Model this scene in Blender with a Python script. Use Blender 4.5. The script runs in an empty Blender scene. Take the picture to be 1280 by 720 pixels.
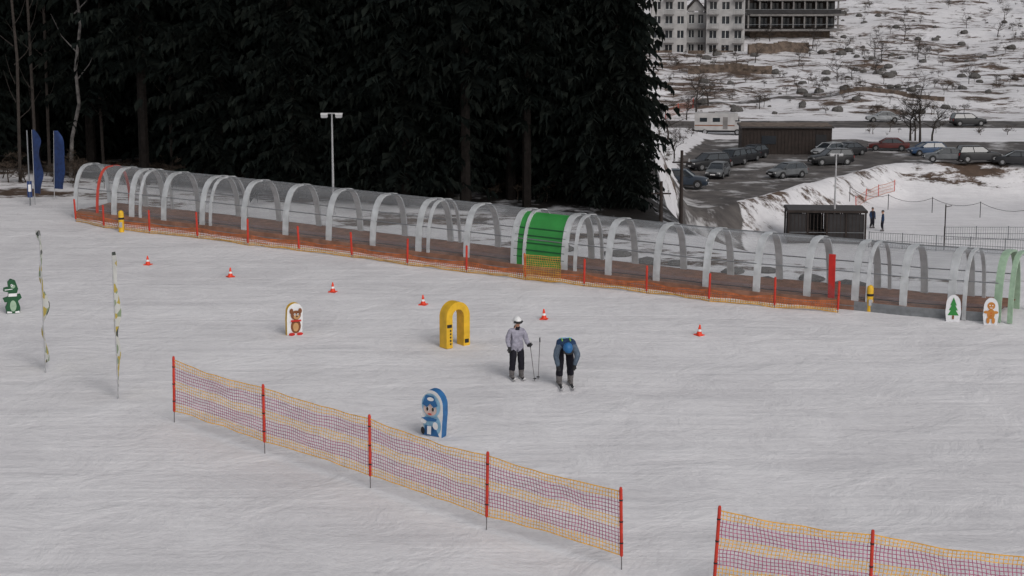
import bpy, bmesh, math, random
from mathutils import Vector, Matrix, noise
random.seed(7)
sc = bpy.context.scene
R = math.radians
# ------------------------------------------------------------------ camera
F = 2200.0; PITCH = R(10.0); H = 13.8; T = 0.0577
cam_d = bpy.data.cameras.new("camera"); cam = bpy.data.objects.new("camera", cam_d)
sc.collection.objects.link(cam); sc.camera = cam
cam.location = (0, 0, H); cam.rotation_euler = (R(90)-PITCH, 0, 0)
cam_d.sensor_width = 36; cam_d.lens = 36*F/1280; cam_d.clip_end = 3000; cam_d.clip_start = 0.5
# ------------------------------------------------------------------ terrain
def ss(a, b, x):
    t = max(0., min(1., (x-a)/(b-a))); return t*t*(3-2*t)
def lerp(a, b, t): return a+(b-a)*t
def yb_line(x): return min(183, 145+(x-15.8)*1.6)
def right_mask(x, y): return ss(0, 7, x-(.05*y+1))
def drop_mask(x, y):
    ye = 62.2-.47*x+4.0
    return ss(ye, ye+38, y)
def hillz(y):
    z = 0
    if y > 245: z += (min(y, 350)-245)*.052
    if y > 350: z += (min(y, 430)-350)*.125
    if y > 430: z += (y-430)*.14
    return z
def terr(x, y):
    base = T*min(y, 100)+.03*max(0, min(y, 250)-100)
    low = -8+2.5*ss(yb_line(x)-9, yb_line(x), y)
    m = right_mask(x, y)*drop_mask(x, y)
    z = lerp(base, low, m)+hillz(y)
    if y < 75: z += .05*noise.noise(Vector((x*.25, y*.25, 0)))
    if y > 240:
        k = ss(240, 270, y)
        z += k*(1.3*noise.noise(Vector((x*.03, y*.05, 3)))+.7*noise.noise(Vector((x*.12, y*.15, 5)))+.35*noise.noise(Vector((x*.3, y*.35, 6))))
    elif m > .5 and y > 90:
        z += .35*noise.noise(Vector((x*.15, y*.15, 9)))*ss(yb_line(x)+1, yb_line(x)-4, y)*ss(yb_line(x)-30, yb_line(x)-8, y)
        # ploughed ridge of snow along the edge of the car park
        d_ = y-yb_line(x); z += .75*math.exp(-(d_+1.5)**2/3.0)*(.75+.5*noise.noise(Vector((x*.35, y*.35, 2))))
        z += .9*ss(.092*y+ssb(y)+1.5, .092*y+ssb(y)-1.5, x)*ss(150, 165, y)*ss(222, 214, y)
    return z
def ssb(y): return max(0, y-186)*.13
def ray(px, py):
    a = (px-640)/F; b = -(py-360)/F
    return Vector((a, math.cos(PITCH)+b*math.sin(PITCH), -math.sin(PITCH)+b*math.cos(PITCH)))
def loc(px, py):
    """ground point surveyed from the photograph"""
    d = ray(px, py); s = 25.0
    while s < 900:
        p = d*s
        if terr(p.x, p.y) > H+p.z: break
        s += .5
    lo, hi = s-.5, s
    for _ in range(12):
        mid = (lo+hi)/2; p = d*mid
        if terr(p.x, p.y) > H+p.z: hi = mid
        else: lo = mid
    p = d*hi
    return Vector((p.x, p.y, terr(p.x, p.y)))
# ------------------------------------------------------------------ materials
def nt(name):
    m = bpy.data.materials.new(name); m.use_nodes = True
    n = m.node_tree; return m, n, n.nodes["Principled BSDF"]
def mat(name, col, rough=.6, var=.15, scale=6, metal=0, bump=0, spec=.4):
    m, n, p = nt(name); N = n.nodes.new; L = n.links.new
    tc = N("ShaderNodeTexCoord"); nz = N("ShaderNodeTexNoise"); nz.inputs["Scale"].default_value = scale
    nz.inputs["Detail"].default_value = 3
    L(tc.outputs["Object"], nz.inputs["Vector"])
    mx = N("ShaderNodeMix"); mx.data_type = 'RGBA'
    mx.inputs[6].default_value = (*[c*(1-var) for c in col], 1)
    mx.inputs[7].default_value = (*[min(1, c*(1+var)) for c in col], 1)
    cr = N("ShaderNodeValToRGB"); cr.color_ramp.elements[0].position = .3; cr.color_ramp.elements[1].position = .7
    L(nz.outputs["Fac"], cr.inputs[0]); L(cr.outputs[0], mx.inputs[0]); L(mx.outputs[2], p.inputs["Base Color"])
    p.inputs["Roughness"].default_value = rough; p.inputs["Metallic"].default_value = metal
    p.inputs["Specular IOR Level"].default_value = spec
    if bump:
        b = N("ShaderNodeBump"); b.inputs["Strength"].default_value = bump; b.inputs["Distance"].default_value = .02
        L(nz.outputs["Fac"], b.inputs["Height"]); L(b.outputs[0], p.inputs["Normal"])
    return m
def glassy(name, tint, diff, base=.1, k=.55, rough=.12):
    m, n, p = nt(name); N = n.nodes.new; L = n.links.new
    out = n.nodes["Material Output"]
    tr = N("ShaderNodeBsdfTransparent"); tr.inputs[0].default_value = (*tint, 1)
    p.inputs["Base Color"].default_value = (*diff, 1); p.inputs["Roughness"].default_value = rough; p.inputs["Specular IOR Level"].default_value = .9
    lw = N("ShaderNodeLayerWeight"); lw.inputs[0].default_value = .35
    tc = N("ShaderNodeTexCoord"); nz = N("ShaderNodeTexNoise"); nz.inputs["Scale"].default_value = .9; nz.inputs["Detail"].default_value = 5
    L(tc.outputs["Object"], nz.inputs["Vector"])
    m1 = N("ShaderNodeMath"); m1.operation = 'MULTIPLY_ADD'; m1.inputs[1].default_value = k; m1.inputs[2].default_value = base-.12
    m2 = N("ShaderNodeMath"); m2.operation = 'MULTIPLY_ADD'; m2.inputs[1].default_value = .24; m2.use_clamp = True
    L(lw.outputs["Facing"], m1.inputs[0]); L(nz.outputs["Fac"], m2.inputs[0]); L(m1.outputs[0], m2.inputs[2])
    ms = N("ShaderNodeMixShader"); L(m2.outputs[0], ms.inputs[0]); L(tr.outputs[0], ms.inputs[1]); L(p.outputs[0], ms.inputs[2])
    L(ms.outputs[0], out.inputs[0]); return m
M = {}
def dm(k, *a, **kw): M[k] = mat(k, *a, **kw)
dm("orange_red", (.50, .035, .018), rough=.5); dm("spike", (.12, .11, .11), rough=.4)
dm("net_yellow", (.80, .42, .06), var=.2); dm("net_purple", (.44, .11, .20), var=.25)
dm("net_orange", (.40, .11, .035), var=.35); dm("net_ochre", (.50, .27, .05), var=.3)
dm("alu", (.52, .53, .54), rough=.4, metal=.25, var=.18, scale=3)
dm("alu_dark", (.22, .23, .24), rough=.4, metal=.4)
dm("wood", (.23, .115, .075), rough=.8, var=.3, scale=3, bump=.3); dm("belt", (.22, .13, .115), rough=.8, var=.25)
dm("green_panel", (.03, .22, .045), rough=.45, var=.15, scale=2); dm("green_dark", (.012, .08, .03))
dm("green_frame", (.30, .42, .30), rough=.4)
dm("red", (.5, .02, .015), rough=.4); dm("red_soft", (.5, .06, .04), rough=.4)
dm("white", (.72, .72, .72), rough=.5, var=.06); dm("black", (.012, .012, .014), rough=.6); dm("yellow", (.68, .40, .02), rough=.5, var=.14, scale=4)
dm("blue_flag", (.014, .035, .12), rough=.7, var=.3); dm("blue", (.02, .12, .30), rough=.5); dm("lblue", (.25, .45, .60), rough=.5)
dm("skin", (.50, .28, .19), rough=.55, var=.05); dm("pale", (.60, .45, .40), rough=.55, var=.05); dm("brown", (.2, .07, .025)); dm("tan", (.5, .28, .12)); dm("ginger", (.5, .2, .04))
dm("cone", (.75, .05, .015), rough=.45); dm("jacket_grey", (.30, .29, .35), rough=.85, var=.2, bump=.6, scale=14, spec=.2)
dm("jacket_navy", (.022, .045, .10), rough=.8, var=.25, bump=.6, scale=14, spec=.2); dm("lime", (.25, .5, .06))
dm("pants_black", (.014, .013, .02), rough=.85, bump=.6, scale=14, spec=.2); dm("pants_grey", (.09, .12, .16), rough=.85, bump=.6, scale=14, var=.25, spec=.2)
dm("tire", (.015, .015, .015), rough=.8); dm("rim", (.35, .35, .36), rough=.35, metal=.7)
dm("car_glass", (.02, .025, .03), rough=.08, spec=.8); dm("lamp_glass", (.6, .6, .6), rough=.2); dm("tail", (.3, .01, .01), rough=.3)
dm("bark", (.012, .010, .009), rough=.9, var=.4, bump=.6, spec=.1); dm("birch", (.13, .12, .115), rough=.8, var=.6, scale=4)
dm("twig", (.035, .028, .024), rough=.9, var=.3); dm("shrub", (.05, .036, .026), rough=.9, var=.4)
dm("needle", (.0065, .009, .008), rough=.9, var=.5, scale=1.2, spec=.05); dm("needle2", (.010, .0125, .0105), rough=.9, var=.5, scale=1.2, spec=.05)
dm("plaster", (.38, .37, .365), rough=.85, var=.15, scale=1); dm("concrete", (.17, .16, .155), rough=.9, var=.25, scale=1)
dm("win", (.02, .024, .03), rough=.12, spec=.7); dm("roof", (.05, .045, .045), rough=.7, var=.2); dm("wood_dark", (.026, .018, .015), rough=.8, var=.35, scale=2)
dm("stone", (.12, .09, .07), rough=.9, var=.5, scale=1.5); dm("snow_cap", (.7, .7, .72), rough=.8, var=.05)
dm("rock", (.09, .085, .08), rough=.9, var=.4, bump=.6); dm("canvas", (.024, .022, .023), rough=.7, var=.3, scale=1.5)
dm("post_grey", (.42, .42, .43), rough=.45, metal=.3)
M["poly"] = glassy("poly", (.95, .96, .965), (.40, .41, .425), base=.10, k=.62, rough=.15)
def banner_mat():
    m, n, p = nt("banner_print"); N = n.nodes.new; L = n.links.new
    tc = N("ShaderNodeTexCoord"); mp = N("ShaderNodeMapping"); mp.inputs["Scale"].default_value = (2.5, 2.5, 3.2)
    v = N("ShaderNodeTexVoronoi"); v.inputs["Scale"].default_value = 1.6
    sp = N("ShaderNodeSeparateColor"); cr = N("ShaderNodeValToRGB"); cr.color_ramp.interpolation = 'CONSTANT'
    e = cr.color_ramp.elements; e[0].color = (.5, .38, .07, 1); e[1].position = .28; e[1].color = (.6, .6, .57, 1)
    for pos, c in ((.60, (.06, .07, .06, 1)), (.70, (.6, .6, .55, 1)), (.85, (.25, .32, .2, 1))):
        q = e.new(pos); q.color = c
    L(tc.outputs["Object"], mp.inputs[0]); L(mp.outputs[0], v.inputs["Vector"]); L(v.outputs["Color"], sp.inputs[0]); L(sp.outputs[0], cr.inputs[0])
    L(cr.outputs[0], p.inputs["Base Color"]); p.inputs["Roughness"].default_value = .7; return m
M["banner_print"] = banner_mat()
def ground_mat():
    m, n, p = nt("snow_ground"); N = n.nodes.new; L = n.links.new
    geo = N("ShaderNodeNewGeometry"); at = N("ShaderNodeVertexColor"); at.layer_name = "surf"
    sep = N("ShaderNodeSeparateColor"); L(at.outputs[0], sep.inputs[0])
    def noi(scale, det=4, rough=.6, vec=None, dist=0):
        z = N("ShaderNodeTexNoise"); z.inputs["Scale"].default_value = scale; z.inputs["Detail"].default_value = det
        z.inputs["Roughness"].default_value = rough; z.inputs["Distortion"].default_value = dist
        L(vec or geo.outputs["Position"], z.inputs["Vector"]); return z.outputs["Fac"]
    def ramp(f, a, b, ca=(0, 0, 0, 1), cb=(1, 1, 1, 1)):
        c = N("ShaderNodeValToRGB"); c.color_ramp.elements[0].position = a; c.color_ramp.elements[1].position = b
        c.color_ramp.elements[0].color = ca; c.color_ramp.elements[1].color = cb; L(f, c.inputs[0]); return c.outputs[0]
    def mix(f, a, b, mode='MIX'):
        x = N("ShaderNodeMix"); x.data_type = 'RGBA'; x.blend_type = mode
        for i, s in ((0, f), (6, a), (7, b)):
            if hasattr(s, "is_linked"): L(s, x.inputs[i])
            else: x.inputs[i].default_value = s if i == 0 else (*s, 1)
        return x.outputs[2]
    def math_(op, a, b):
        x = N("ShaderNodeMath"); x.operation = op
        for i, s in enumerate((a, b)):
            if hasattr(s, "is_linked"): L(s, x.inputs[i])
            else: x.inputs[i].default_value = s
        return x.outputs[0]
    def mapped(rot, scl):
        mp = N("ShaderNodeMapping"); mp.inputs["Rotation"].default_value = (0, 0, R(rot)); mp.inputs["Scale"].default_value = scl
        L(geo.outputs["Position"], mp.inputs[0]); return mp.outputs[0]
    big = noi(.07, 3); mott = noi(.55, 5, .65, None, .6); tr1 = noi(1.0, 3, .6, mapped(60, (.10, 1.3, 1)), .5); tr2 = noi(1.2, 3, .6, mapped(-35, (.12, 2.0, 1)), .5); fine = noi(6, 4, .75)
    snow = ramp(big, .3, .7, (.69, .675, .685, 1), (.78, .765, .775, 1))
    snow = mix(.6, snow, ramp(mott, .38, .58, (.87, .865, .87, 1), (1, 1, 1, 1)), 'MULTIPLY')
    snow = mix(.5, snow, ramp(tr1, .38, .5, (.87, .87, .875, 1), (1, 1, 1, 1)), 'MULTIPLY')
    snow = mix(.4, snow, ramp(tr2, .36, .46, (.87, .87, .875, 1), (1, 1, 1, 1)), 'MULTIPLY')
    snow = mix(.6, snow, ramp(fine, .32, .58, (.86, .855, .86, 1), (1, 1, 1, 1)), 'MULTIPLY')
    asp = ramp(noi(.5, 4), .35, .65, (.060, .054, .052, 1), (.125, .112, .105, 1))
    asp = mix(ramp(noi(.22, 5, .65), .56, .66), asp, (.45, .44, .44))
    earth = ramp(noi(.35, 5, .7), .3, .7, (.045, .033, .026, 1), (.14, .095, .07, 1))
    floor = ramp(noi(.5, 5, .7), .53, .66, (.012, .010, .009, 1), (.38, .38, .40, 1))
    wob = noi(.35, 4, .65)
    fA = ramp(math_('ADD', sep.outputs[0], math_('MULTIPLY', math_('SUBTRACT', wob, .5), .9)), .45, .55)
    e_n = noi(.2, 7, .78, mapped(8, (.6, 1.25, 1)))
    fE = ramp(math_('ADD', math_('MULTIPLY', sep.outputs[1], .6), math_('MULTIPLY', math_('SUBTRACT', e_n, .5), 1.7)), .26, .36)
    e_a = math_('MULTIPLY', fE, ramp(sep.outputs[1], .02, .1))
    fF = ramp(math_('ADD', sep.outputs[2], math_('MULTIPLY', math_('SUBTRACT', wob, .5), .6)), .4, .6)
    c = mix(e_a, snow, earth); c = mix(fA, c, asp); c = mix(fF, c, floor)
    L(c, p.inputs["Base Color"]); p.inputs["Roughness"].default_value = .8; p.inputs["Specular IOR Level"].default_value = .2
    h = math_('ADD', math_('MULTIPLY', tr1, .08), math_('ADD', math_('MULTIPLY', fine, .03), math_('MULTIPLY', mott, .2)))
    b = N("ShaderNodeBump"); b.inputs["Strength"].default_value = .6; b.inputs["Distance"].default_value = 1.0
    L(h, b.inputs["Height"]); L(b.outputs[0], p.inputs["Normal"])
    return m
M["ground"] = ground_mat()
# ------------------------------------------------------------------ mesh builder
class MB:
    def __init__(s): s.v = []; s.f = []; s.mi = []; s.mats = []; s.X = Matrix.Identity(4)
    def mid(s, k):
        if k not in s.mats: s.mats.append(k)
        return s.mats.index(k)
    def add(s, vs, fs, k):
        o = len(s.v); s.v += [s.X @ Vector(v) for v in vs]; i = s.mid(k)
        for f in fs: s.f.append([o+a for a in f]); s.mi.append(i)
    def box(s, c, d, k, rz=0, taper=1.0):
        x, y, z = d[0]/2, d[1]/2, d[2]/2; t = taper
        vs = [(-x, -y, -z), (x, -y, -z), (x, y, -z), (-x, y, -z), (-x*t, -y*t, z), (x*t, -y*t, z), (x*t, y*t, z), (-x*t, y*t, z)]
        rm = Matrix.Rotation(rz, 3, 'Z'); vs = [rm @ Vector(v)+Vector(c) for v in vs]
        s.add(vs, [(3, 2, 1, 0), (4, 5, 6, 7), (0, 1, 5, 4), (1, 2, 6, 5), (2, 3, 7, 6), (3, 0, 4, 7)], k)
    def tube(s, pts, rad, k, n=8, cap=True):
        pts = [Vector(p) for p in pts]
        if not hasattr(rad, "__len__"): rad = [rad]*len(pts)
        vs = []; fs = []
        for i, p in enumerate(pts):
            d = (pts[min(i+1, len(pts)-1)]-pts[max(i-1, 0)])
            d = d.normalized() if d.length > 1e-6 else Vector((0, 0, 1))
            u = d.cross(Vector((0, 1, 0)) if abs(d.y) < .9 else Vector((1, 0, 0))).normalized(); w = d.cross(u)
            for j in range(n):
                a = 2*math.pi*j/n; vs.append(p+(u*math.cos(a)+w*math.sin(a))*rad[i])
        for i in range(len(pts)-1):
            for j in range(n):
                a = i*n+j; b = i*n+(j+1) % n; fs.append((a, b, b+n, a+n))
        if cap: fs.append(tuple(range(n))[::-1]); fs.append(tuple((len(pts)-1)*n+j for j in range(n)))
        s.add(vs, fs, k)
    def ell(s, c, r, k, nu=14, nv=9, vmin=-90, vmax=90):
        vs = []; fs = []; c = Vector(c)
        for i in range(nv+1):
            la = R(vmin+(vmax-vmin)*i/nv)
            for j in range(nu):
                a = 2*math.pi*j/nu
                vs.append(c+Vector((r[0]*math.cos(la)*math.cos(a), r[1]*math.cos(la)*math.sin(a), r[2]*math.sin(la))))
        for i in range(nv):
            for j in range(nu):
                a = i*nu+j; b = i*nu+(j+1) % nu; fs.append((a, b, b+nu, a+nu))
        s.add(vs, fs, k)
    def poly(s, pts, k): s.add(pts, [tuple(range(len(pts)))], k)
    def obj(s, name, parent=None, smooth=True, loc_=None, rz=0, ang=35):
        me = bpy.data.meshes.new(name); me.from_pydata([tuple(v) for v in s.v], [], s.f)
        for k in s.mats: me.materials.append(M[k])
        me.polygons.foreach_set("material_index", s.mi)
        if smooth:
            me.polygons.foreach_set("use_smooth", [True]*len(s.f))
            try: me.set_sharp_from_angle(angle=R(ang))
            except Exception: pass
        me.update()
        o = bpy.data.objects.new(name, me); sc.collection.objects.link(o)
        if parent: o.parent = parent
        if loc_ is not None: o.location = loc_
        o.rotation_euler = (0, 0, rz)
        return o
def empty(name, l=(0, 0, 0), rz=0):
    e = bpy.data.objects.new(name, None); sc.collection.objects.link(e); e.location = l; e.rotation_euler = (0, 0, rz); e.empty_display_size = .3; return e
def inst(name, me, l, rz=0, s=1, parent=None, tilt=(0, 0)):
    o = bpy.data.objects.new(name, me); sc.collection.objects.link(o); o.location = l; o.rotation_euler = (tilt[0], tilt[1], rz)
    o.scale = (s, s, s) if not hasattr(s, "__len__") else s
    if parent: o.parent = parent
    return o
# ------------------------------------------------------------------ build terrain
def axis(segs):
    out = [segs[0][0]]
    for a, b, st in segs:
        n = max(1, int(round((b-a)/st)))
        out += [a+(b-a)*(i+1)/n for i in range(n)]
    return out
xs = axis([(-600, -120, 24), (-120, -40, 4), (-40, 75, 1.0), (75, 160, 2.5), (160, 600, 22)])
ys = axis([(-60, 15, 5), (15, 255, 1.0), (255, 460, 2.0), (460, 1100, 20)])
vs = []; cols = []
for y in ys:
    for x in xs:
        vs.append((x, y, terr(x, y)))
        rm = right_mask(x, y); a = e = f = 0.0
        ybl = yb_line(x)
        if y > 95 and rm > .5:
            n1 = noise.noise(Vector((x*.1, y*.1, 1)))
            if x < 43: a = ss(ybl-1, ybl+4, y)*ss(216, 210, y)*ss(.092*y-1+ssb(y), .092*y+2+ssb(y), x)
            else: a = ss(183, 187, y)*ss(212, 208, y)
            a = max(a, ss(228, 231, y)*ss(243, 240, y)*.85)
            cx = 14+(y-120)*.05
            a = max(a, ss(3.6, 2.2, abs(x-cx-1))*ss(112, 125, y)*ss(165, 150, y))
            # narrow track climbing the hillside
            tr_y = 262+(x-30)*.42
            if x > 22: a = max(a, .72*ss(3.0, 1.2, abs(y-tr_y)))
            e = max(e, .42*ss(ybl-10, ybl-3, y)*ss(ybl+2, ybl-1, y))
            if y > 243:
                n2 = noise.noise(Vector((x*.02, y*.02, 7)))
                e = .37+.12*n1+.18*n2+.14*ss(52, 35, x)*ss(250, 262, y)*ss(350, 330, y)
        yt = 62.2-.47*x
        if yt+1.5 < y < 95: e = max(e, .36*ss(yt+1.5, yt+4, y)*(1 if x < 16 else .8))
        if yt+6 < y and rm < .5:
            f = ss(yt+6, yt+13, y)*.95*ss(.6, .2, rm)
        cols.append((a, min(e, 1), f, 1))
nx = len(xs); fs = [(j*nx+i, j*nx+i+1, (j+1)*nx+i+1, (j+1)*nx+i) for j in range(len(ys)-1) for i in range(nx-1)]
me = bpy.data.meshes.new("snow_ground"); me.from_pydata(vs, [], fs)
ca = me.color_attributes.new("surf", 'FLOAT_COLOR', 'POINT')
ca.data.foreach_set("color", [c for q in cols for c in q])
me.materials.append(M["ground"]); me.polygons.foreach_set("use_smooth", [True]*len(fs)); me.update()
g = bpy.data.objects.new("snow_ground", me); sc.collection.objects.link(g)
# ------------------------------------------------------------------ conifers
def spruce(seed, Ht, Rr, h0, big=1.0):
    rnd = random.Random(seed); b = MB()
    b.tube([(0, 0, -.5), (0, 0, Ht*.4), (.1, 0, Ht*.8), (.05, 0, Ht)], [.22, .16, .08, .01], "bark", 7)
    h = h0; V = []; Fc = []; V2 = []; F2 = []
    while h < Ht*.99:
        t = (h-h0)/(Ht-h0); r = Rr*(1-t)**.75*(.55+.45*min(1, t*6+.3)); nb = 8 if t < .7 else 6; a0 = rnd.random()*6.28
        for k in range(nb):
            a = a0+6.283*k/nb+rnd.uniform(-.3, .3); L_ = r*rnd.uniform(.5, 1.2)
            d = Vector((math.cos(a), math.sin(a), 0)); side = Vector((-d.y, d.x, 0)); up0 = rnd.uniform(-.15, .25); z0 = h+rnd.uniform(-.25, .25)
            def pt(u): return d*(L_*u)+Vector((0, 0, z0+up0*L_*u-.38*L_*u*u+(.14*L_*u**4)))
            n = max(3, int(L_*3.4*big))
            for i in range(n):
                u = (i+.6+rnd.uniform(-.3, .3))/n; p = pt(min(u, 1)); w = (.2+.42*(1-u))*min(1, L_/2.0)
                for sgn in (-1, 1):
                    q = p+side*sgn*w*rnd.uniform(.6, 1.2)+d*rnd.uniform(.05, .3)+Vector((0, 0, -rnd.uniform(.02, .35)))
                    o = d*.07+Vector((0, 0, rnd.uniform(-.05, .1)))
                    tgt, ft = (V, Fc) if rnd.random() < .6 else (V2, F2)
                    j = len(tgt); tgt += [p-o, p+o, q+o*.3, q-o*.3-Vector((0, 0, rnd.uniform(.05, .3)))]; ft.append((j, j+1, j+2, j+3))
        h += rnd.uniform(.30, .46)*(1.0 if t < .8 else .7)
    b.add(V, Fc, "needle"); b.add(V2, F2, "needle2")
    o = b.obj("spruce_src", smooth=False); me = o.data; bpy.data.objects.remove(o); return me
SP = [spruce(1, 25, 3.2, 1.2), spruce(2, 28, 3.5, 3.0), spruce(3, 23, 2.9, .5), spruce(4, 26, 3.1, 5.0)]
def bare(seed, Ht, k="twig", r0=.16, spread=.55, depth=5, lean=0):
    rnd = random.Random(seed); b = MB()
    def br(p, d, L_, r, lev):
        pts = [p]; q = p.copy(); dd = d.copy()
        for i in range(3):
            dd = (dd+Vector((rnd.uniform(-.18, .18), rnd.uniform(-.18, .18), rnd.uniform(-.05, .12)))).normalized(); q = q+dd*L_/3; pts.append(q.copy())
        b.tube(pts, [r, r*.85, r*.7, r*.55], k, 6 if lev == 0 else 3, False)
        if lev < depth:
            for c in range(3 if lev else 5):
                st = pts[rnd.choice([1, 2, 3]) if lev else rnd.choice([2, 3, 3])]
                ax = Vector((rnd.uniform(-1, 1), rnd.uniform(-1, 1), rnd.uniform(-.2, .6))).normalized()
                br(st, (dd*(1-spread)+ax*spread).normalized(), L_*rnd.uniform(.55, .75), max(r*.5, .012), lev+1)
    br(Vector((0, 0, -.2)), Vector((lean, 0, 1)).normalized(), Ht*.4, r0, 0)
    o = b.obj("bare_src"); me = o.data; bpy.data.objects.remove(o); return me
BT = [bare(11, 8), bare(12, 7, spread=.65)]
SH = [bare(21, 2.6, "shrub", .05, .8, 4), bare(22, 2.0, "shrub", .05, .85, 4)]
forest = empty("conifer_forest")
rnd = random.Random(5); cnt = 0
y = 73.0
while y < 150:
    step = 2.9+(y-73)*.045
    x = -.33*y-6
    while x < .05*y+2.0:
        px = x+rnd.uniform(-1.2, 1.2); py = y+rnd.uniform(-1.3, 1.3)
        line = 62.2-.47*px+8.5
        if py > line and px < .047*py+.9:
            m = SP[rnd.choice([0, 1, 2, 2] if py > line+6 else [1, 3, 0, 0])]
            inst("spruce", m, (px, py, terr(px, py)), rnd.uniform(0, 6.28), rnd.uniform(.85, 1.12), forest); cnt += 1
        x += step
    y += step
print("forest", cnt)
for px, py, s, m in ((768, 262, .9, 2), (745, 256, 1.0, 0), (790, 268, .42, 2), (700, 248, 1.0, 2), (640, 240, 1.05, 0), (560, 230, 1., 1)):
    p = loc(px, py) if px < 765 else Vector(((px-640)/F*74.0, 74.0, 0)); p.z = terr(p.x, p.y)-.1
    inst("spruce_tree", SP[m], p, px, s)
b = MB(); b.tube([(0, 0, -.3), (.15, 0, 1.8), (.55, 0, 3.4), (.45, 0, 5), (.75, 0, 7), (.6, 0, 9.5), (.8, 0, 12)], [.1, .09, .085, .08, .07, .05, .03], "birch", 8)
for i, (z, dx) in enumerate(((4.5, 1), (5.8, -1), (7.5, 1.2), (8.6, -.9), (10, .8))):
    b.tube([(.5, 0, z), (.5+dx*.6, -.1, z+.7), (.5+dx*1.1, .1, z+1.7)], [.035, .02, .006], "birch", 4)
birch = b.obj("birch_tree", loc_=loc(88, 222))
for px, py, s, k in ((25, 228, 1., 0), (46, 222, 1.1, 0), (130, 214, .9, 0), (215, 222, 1., 0), (490, 222, .9, 1), (330, 216, 1.1, 0), (62, 215, 1.2, 0)):
    t = MB(); hh = 14*s; t.tube([(0, 0, -.3), (.15, 0, hh*.4), (-.1, .1, hh*.7), (.1, 0, hh)], [.08, .07, .05, .02], "birch" if k else "twig", 7)
    for i in range(12):
        z = hh*(.2+.06*i); a = i*2.4; dx, dy = math.cos(a), math.sin(a)
        t.tube([(0, 0, z), (dx*.6, dy*.6, z+.5), (dx*1.2, dy*1.2, z+1.4)], [.03, .018, .006], "twig", 3)
    t.obj("bare_tree", loc_=loc(px, py), rz=px)
us = empty("forest_undergrowth")
for i in range(110):
    px = rnd.uniform(0, 780); p = loc(px, rnd.uniform(212, 236)+(px-90)*.03)
    inst("undergrowth_shrub", rnd.choice(SH), p, rnd.uniform(0, 6), rnd.uniform(.35, .8), us)
# ------------------------------------------------------------------ magic carpet tunnel
base_xy = [(92, 272), (240, 289), (440, 314), (583, 332), (657, 342), (885, 370), (968, 378), (1047, 385), (1130, 394), (1250, 403)]
def by(x, tab=base_xy):
    for (a, b_), (c, d) in zip(tab, tab[1:]):
        if x <= c: return b_+(d-b_)*(x-a)/(c-a)
    a, b_ = tab[-2]; c, d = tab[-1]; return b_+(d-b_)*(x-a)/(c-a)
hx = [95, 122, 143, 165, 205, 253, 305, 357, 411, 466, 523, 583, 642, 705, 760, 820, 882, 945, 1008, 1068, 1128, 1188, 1246]
near = [loc(x, by(x)) for x in hx]
W = 2.2; HT = 2.12
def tang(i):
    a = near[max(0, i-1)]; c = near[min(len(near)-1, i+1)]; d = c-a; d.z = 0; d.normalize()
    k = ss(12, 19, i); return (d*(1-k)+Vector((.86, -.51, 0))*k).normalized()
tun = empty("magic_carpet_tunnel")
fr = []
for i, p in enumerate(near):
    t = tang(i); nrm = Vector((-t.y, t.x, 0))
    if nrm.y < 0: nrm = -nrm
    fr.append((p.copy(), t, nrm))
NP = 18
def prof(j, w=W, h=HT):
    a = math.pi*j/NP; c, s_ = math.cos(a), math.sin(a)
    return (-math.copysign(abs(c)**.66, c)*w/2+W/2, (abs(s_)**.8)*h)
def hoop(mb, fi, k, hw=.09, grow=0.03, th=.06):
    p, t, n = fi
    for j in range(NP):
        q = []
        for jj in (j, j+1):
            for g_ in (grow, grow-th):
                u, z = prof(jj, W+2*g_, HT+g_)
                for s_ in (-hw, hw): q.append(p+n*u+Vector((0, 0, z))+t*s_)
        mb.add(q, [(0, 1, 5, 4), (2, 6, 7, 3), (0, 4, 6, 2), (1, 3, 7, 5)], k)
mbh = MB()
for i, fi in enumerate(fr):
    k = "alu"
    if i == len(fr)-1: k = "green_frame"
    if i == 1: k = "red_soft"
    hoop(mbh, fi, k, hw=.12 if i not in (0, 1) else (.09 if i == 0 else .05))
    if i in (3, 5, 10, 12, 13, 19, 21):
        hoop(mbh, (fi[0]+fi[1]*.42, fi[1], fi[2]), "alu", hw=.06)
e_ = fr[-1]; hoop(mbh, (e_[0]+e_[1]*.4, e_[1], e_[2]), "green_frame", hw=.08)
mbh.obj("arches", tun)
mp_ = MB(); mrail = MB()
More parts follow.
